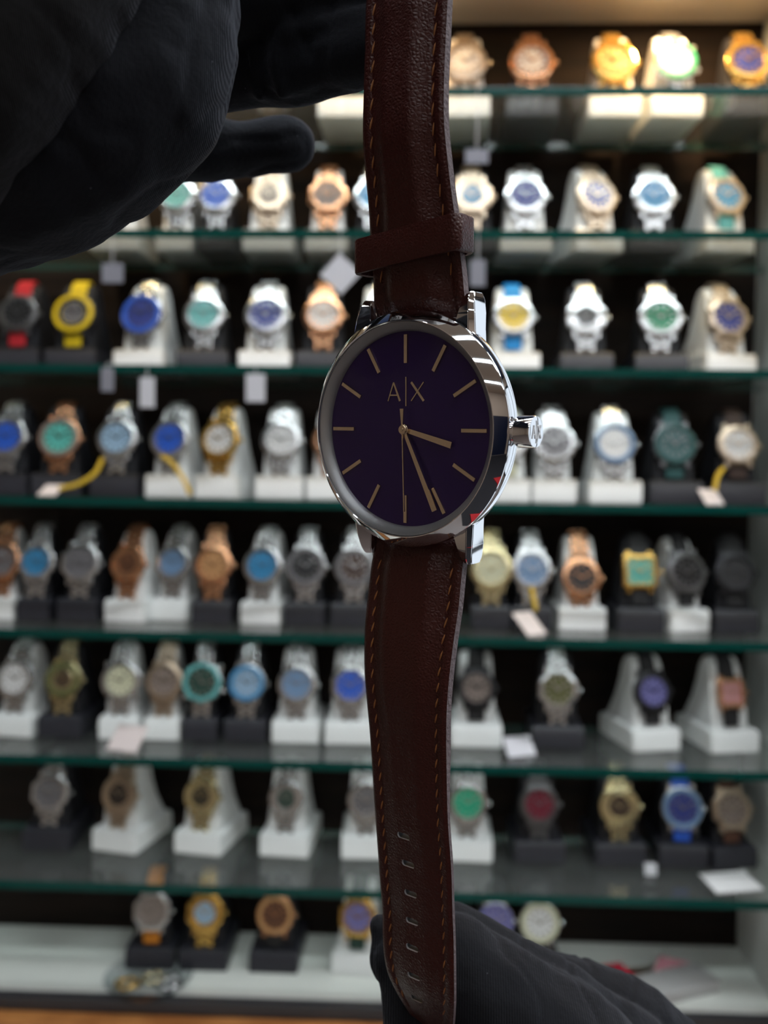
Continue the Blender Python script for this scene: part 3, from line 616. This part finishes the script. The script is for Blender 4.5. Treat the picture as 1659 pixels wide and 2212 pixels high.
# lugs
for sy in (1, -1):
    for sx in (1, -1):
        bm = bmesh.new()
        # stations: y, x inner, x ridge, x outer, z front at ridge, z outer edge front, z back
        st = [(13.5, 8.0, 12.6, 13.7, -.5, -1.3, -5.0), (17.0, 8.7, 12.3, 13.2, -.6, -1.5, -5.6), (20.0, 9.4, 12.0, 12.8, -1.0, -1.9, -6.3), (22.4, 10.0, 11.6, 12.3, -1.7, -2.5, -6.7), (23.6, 10.4, 11.4, 11.9, -2.6, -3.2, -6.5)]
        rings = []
        for (y, xi, xr, xo, zr, zo, zb) in st:
            rings.append([bm.verts.new((sx * a * S, sy * y * S, b * S)) for a, b in ((xi, zr - .75), (xr, zr), (xo, zo), (xo, zb + .6), (xo - .6, zb), (max(xi, 9.97), zb))])
        for A, B in zip(rings, rings[1:]):
            for k in range(6): bm.faces.new((A[k], A[(k + 1) % 6], B[(k + 1) % 6], B[k]))
        bm.faces.new(rings[0]); bm.faces.new(rings[-1])
        bmesh.ops.recalc_face_normals(bm, faces=bm.faces)
        bmesh.ops.bevel(bm, geom=list(bm.edges), offset=.00012, segments=2, affect='EDGES')
        hp('lug', bm, chrome, True, ang=25)
    bm = bmesh.new(); tube(bm, [(-10.5 * S, sy * 21.2 * S, -4.9 * S), (10.5 * S, sy * 21.2 * S, -4.9 * S)], .0008, 12); hp('spring_bar', bm, chrome)

# straps
def fit(py, l, r, t=2.1):                             # strap edges seen at a height -> (y, width, z) on the watch
    v = Vector(((926 - py) / 12.1, 19, -1))
    def f(v):
        a = hproj(-v[1] / 2, v[0], v[2] - .45); b = hproj(v[1] / 2, v[0], v[2] - t); c = hproj(0, v[0], v[2]); return Vector((a[0] - l, b[0] - r, c[1] - py))
    for _ in range(15):
        f0 = f(v); J = Matrix.Identity(3)
        for i in range(3):
            d = Vector((0, 0, 0)); d[i] = 1e-2; c = (f(v + d) - f0) / 1e-2
            for q in range(3): J[q][i] = c[q]
        v = v - J.inverted() @ f0
    return tuple(v)
UPX = [(0, 790, 980, 1.5), (100, 788, 975, 1.5), (200, 785, 971, 1.6), (280, 784, 971, 1.7), (340, 788, 976, 1.8), (440, 797, 988, 2.0), (520, 801, 1000, 2.2), (600, 807, 1010, 2.2), (645, 808, 1014, 2.0)]
LOX = [(1230, 803, 1008, 2.0), (1300, 795, 1001, 1.8), (1360, 789, 992, 1.6), (1420, 787, 984, 1.5), (1480, 788, 978, 1.4), (1540, 793, 975, 1.2), (1620, 800, 975, 1.0), (1750, 808, 978, .8), (1850, 815, 985, .6), (1950, 822, 988, .5),
       (2000, 826, 990, .5), (2080, 828, 991, .4), (2130, 836, 991, .4), (2160, 849, 990, .35), (2190, 868, 988, .3), (2212, 885, 985, .25), (2232, 905, 978, .2), (2250, 930, 968, .1)]
UP = [(*fit(a, b, c), d) for a, b, c, d in UPX]; LO = [(*fit(a, b, c), d) for a, b, c, d in LOX]
UP += [(92, UP[0][1], -.6, 1.5), (21.2, 19.5, -3.5, 1.2), (19.6, 19.5, -4.3, .5)]
LO += [(-19.6, 19.8, -4.6, .5), (-21.0, 19.9, -3.6, 1.3), (-22.8, 20.0, -3.1, 1.8)]
YEND = min(a[0] for a in LO)
def sstep(a, b, x):
    t = max(0.0, min(1.0, (x - a) / (b - a))); return t * t * (3 - 2 * t)
def strap_pt(tab, py, u):
    w, zf, pad = catmull(tab, py); x = u * w / 2; e = w / 2 - abs(x)
    g = -.28 * math.exp(-((e - 2.15) / .42) ** 2) * (1 if w > 12 else .3)
    z = zf + g + pad * sstep(2.3, min(6.3, w / 2), e) - .45 * (1 - sstep(0, .7, e))
    return Vector((x * S, py * S, z * S))
def make_strap(tab, p0, p1, name, label, nseg):
    bm = bmesh.new(); NU = 56; top = []; bot = []
    us = [-math.cos(math.pi * i / NU) * .35 + (-1 + 2 * i / NU) * .65 for i in range(NU + 1)]
    for j in range(nseg + 1):
        py = p0 + (p1 - p0) * j / nseg; w, zf, pad = catmull(tab, py)
        top.append([bm.verts.new(strap_pt(tab, py, u)) for u in us])
        bot.append([bm.verts.new(Vector((u * (w - .1) / 2 * S, py * S, (zf - 2.1 + .8 * sstep(-55, -72, py)) * S))) for u in us])
    for j in range(nseg):
        for i in range(NU):
            bm.faces.new((top[j][i], top[j][i + 1], top[j + 1][i + 1], top[j + 1][i]))
            bm.faces.new((bot[j][i + 1], bot[j][i], bot[j + 1][i], bot[j + 1][i + 1])).material_index = 0
        for i in (0, NU): bm.faces.new((top[j][i], top[j + 1][i], bot[j + 1][i], bot[j][i])).material_index = 1
    for j in (0, nseg):
        for i in range(NU): bm.faces.new((top[j][i], top[j][i + 1], bot[j][i + 1], bot[j][i])).material_index = 1
    o = hp(name, bm, [leather, leather_edge], ang=50); o['label'] = label
    return o
su = make_strap(UP, 92, 19.6, 'strap', 'upper brown leather strap half with tan stitching', 170)
sl = make_strap(LO, -19.6, YEND, 'strap', 'lower brown leather strap half with punched holes', 230)
# punched holes
cut = bmesh.new()
for (hx, hy) in [(873, 1809), (882, 1868), (887, 1932), (890, 1992), (890, 2050), (893, 2112), (898, 2163)]:
    yy_ = (926 - hy) / 12.1
    for _ in range(12): zf = catmull(LO, yy_)[1]; yy_ += (hproj(0, yy_, zf + .5)[1] - hy) / 12.1
    y = yy_ * S; cx = 0
    for _ in range(6): cx += (hx - hproj(cx, yy_, zf + .5)[0]) / 9.5
    ring = []
    for k in range(20):
        a = 2 * math.pi * k / 20; ex_ = .95 if math.cos(a) > 0 else -.95
        ring.append((cx * S + (ex_ + .5 * math.cos(a)) * S, y + .62 * math.sin(a) * S))
    A = [cut.verts.new((x, yy, (zf + 2.5) * S)) for x, yy in ring]; B = [cut.verts.new((x, yy, (zf - 3.5) * S)) for x, yy in ring]
    zs = strap_pt(LO, yy_, 0).z - .42 * S; Cm = [cut.verts.new((x, yy, zs)) for x, yy in ring]
    cut.faces.new(A); cut.faces.new(B[::-1])
    for k in range(20):
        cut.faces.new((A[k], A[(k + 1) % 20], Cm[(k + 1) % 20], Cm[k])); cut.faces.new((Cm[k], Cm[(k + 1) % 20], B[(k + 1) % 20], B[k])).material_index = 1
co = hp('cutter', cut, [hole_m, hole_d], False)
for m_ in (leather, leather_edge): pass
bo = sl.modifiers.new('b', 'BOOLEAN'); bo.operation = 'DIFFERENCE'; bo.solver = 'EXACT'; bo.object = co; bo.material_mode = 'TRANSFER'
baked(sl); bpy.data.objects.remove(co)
sl.data.set_sharp_from_angle(angle=R(50))
def stitches(tab, side, p0, p1, pitch, parent, lean):
    bm = bmesh.new(); n = int(abs(p1 - p0) / pitch); pitch = pitch if p1 > p0 else -pitch
    for i in range(n):
        c = p0 + (i + .5) * pitch; pts = []
        w = catmull(tab, c)[0]
        if w < 13: continue
        for k in range(5):
            f = k / 4; py = c + (f - .5) * pitch * .62; w = catmull(tab, py)[0]
            u = side * (1 - 2 * (2.05 + lean * (f - .5)) / w); v = strap_pt(tab, py, u); v.z += (.14 * math.sin(math.pi * f) - .04) * S; pts.append(v)
        tube(bm, pts, [.08 * S, .15 * S, .18 * S, .15 * S, .08 * S], 7)
    o = obj('stitching', bm, parent, stitch_m, True); return o
for sd in (-1, 1):
    stitches(UP, sd, 90, 23, 3.2, su, .5 * sd); stitches(LO, sd, -24, YEND + 5, 2.9, sl, .5 * sd)
# keeper loop
bm = bmesh.new(); y_c = 32.0; kz = catmull(UP, y_c)[1]
def rr(hx, hz, r, n=10):
    out = []
    for cx, cz, a0 in ((hx - r, hz - r, 0), (-hx + r, hz - r, 90), (-hx + r, -hz + r, 180), (hx - r, -hz + r, 270)):
        for k in range(n + 1):
            a = R(a0 + 90 * k / n); out.append((cx + r * math.cos(a), cz + r * math.sin(a)))
    return out
outer = rr(11.4, 3.1, 1.7); inner = rr(10.4, 2.2, 1.0); zc = kz - .2
def kring(pts, y, g=0): return [bm.verts.new((x * (1 + g) * S, (y_c + y + x * .10) * S, (zc + z * (1 + g)) * S)) for x, z in pts]
rs = [kring(inner, -3.0), kring(outer, -3.0, -.02), kring(outer, -2.7, .0), kring(outer, 0, .004), kring(outer, 2.7, 0), kring(outer, 3.0, -.02), kring(inner, 3.0)]
for A, B in zip(rs, rs[1:] + rs[:1]):
    n = len(A)
    for k in range(n): bm.faces.new((A[k], A[(k + 1) % n], B[(k + 1) % n], B[k]))
kp = hp('keeper_loop', bm, leather, ang=50); kp['label'] = 'brown leather keeper loop around the upper strap'

# ------------------------------------------------------------------ the gloved hands
def blob(name, chains, m, parent, label, voxel=.0009, smooth=8, wrinkle=.0016, wsize=.015):
    tb = bmesh.new(); bmesh.ops.create_icosphere(tb, subdivisions=2, radius=1)
    tv = [v.co.copy() for v in tb.verts]; tf = [[v.index for v in f.verts] for f in tb.faces]; tb.free(); V = []; F = []
    for ch in chains:
        pts = [(P(px, py, d), rpx * d / FPX) for px, py, d, rpx in ch]
        for (a, ra), (b, rb) in zip(pts, pts[1:]):
            n = max(2, int((b - a).length / (min(ra, rb) * .3)))
            for k in range(n + 1):
                f = k / n; f2 = f * f * (3 - 2 * f); c = a.lerp(b, f); rr_ = ra + (rb - ra) * f2; i0 = len(V)
                V += [c + v * rr_ for v in tv]; F += [[i0 + q for q in t] for t in tf]
    me = bpy.data.meshes.new(name); me.from_pydata(V, [], F)
    o = obj(name, me, parent, m)
    r = o.modifiers.new('r', 'REMESH'); r.mode = 'VOXEL'; r.voxel_size = voxel; r.use_smooth_shade = True
    s = o.modifiers.new('s', 'SMOOTH'); s.factor = .6; s.iterations = smooth
    baked(o)
    me = o.data                                       # cloth folds
    nor = [v.normal.copy() for v in me.vertices]
    for v, nv in zip(me.vertices, nor):
        p = v.co
        q = Vector((p.x + .35 * p.z, p.y, p.z * .6 - .2 * p.x)) / wsize
        a = noise.noise(q) + .5 * noise.noise(q * 2.3 + Vector((3, 1, 7)))
        rdg = (1 - abs(noise.noise(q * 1.1 + Vector((9, 4, 2)))) * 2) ** 3
        v.co = p + nv * (wrinkle * (.55 * a - .6 * max(0, rdg - .5)))
    for p_ in me.polygons: p_.use_smooth = True
    o['label'] = label
    return o
person = tagp(empty('person', P(-200, 1200, .3)), 'person in black gloves holding the brown-strapped watch up by both strap ends', 'person')
def under(o): o.parent = person; o.matrix_parent_inverse = Matrix.Translation(-person.location)
lh = blob('glove', [
    [(-260, 350, .150, 300), (-60, 320, .150, 275), (60, 300, .149, 262), (190, 245, .148, 240), (285, 195, .148, 212), (316, 90, .149, 206), (322, -60, .150, 200), (330, -260, .152, 190)],
    [(60, 60, .170, 260), (300, -60, .180, 200), (420, -40, .185, 150)],
    [(300, 20, .180, 120), (520, 0, .184, 95), (700, -30, .182, 88), (860, -40, .180, 82)],
    [(280, 130, .192, 110), (470, 150, .195, 92), (600, 148, .192, 84), (640, 150, .189, 84), (720, 128, .185, 80), (880, 92, .176, 72)],
    [(606, 84, .1825, 24), (625, 70, .181, 26), (700, 52, .179, 24), (800, 32, .176, 24), (880, 20, .176, 24)],
    [(606, 84, .1825, 24), (596, 130, .1825, 18), (612, 200, .185, 20)], [(560, 70, .186, 26), (552, 140, .186, 22), (560, 200, .188, 20)],
    [(240, 300, .215, 100), (430, 320, .222, 74), (520, 325, .224, 62), (600, 315, .224, 60), (622, 311, .224, 58)],
], glove_m, None, 'black glove on the raised hand at the upper left')
under(lh)
slv = blob('sleeve', [[(230, -330, .136, 215), (150, -150, .134, 215), (60, 10, .133, 218), (-60, 170, .133, 225), (-230, 330, .136, 240)]], sleeve_m, None, 'dark charcoal sleeve in the upper left corner', wrinkle=.0008)
under(slv)
rh = blob('glove', [
    [(868, 2065, 0.1990, 74), (925, 2060, 0.1990, 98), (985, 2085, 0.1980, 108), (1100, 2190, 0.1970, 140), (1230, 2330, 0.1970, 190)],
    [(822, 2000, 0.2000, 26), (860, 2020, 0.2000, 45), (900, 2050, 0.2000, 70)],
    [(905, 2080, 0.1970, 86), (912, 2180, 0.1950, 92), (930, 2330, 0.1930, 100)],
    [(975, 2030, 0.2090, 82), (1090, 2092, 0.2090, 84), (1210, 2170, 0.2100, 92), (1350, 2290, 0.2130, 110)],
    [(1130, 2130, 0.2250, 84), (1260, 2160, 0.2270, 92), (1360, 2225, 0.2270, 110), (1450, 2330, 0.2270, 130)],
], glove2_m, None, 'black ribbed glove on the lower hand pinching the strap tip')
under(rh)
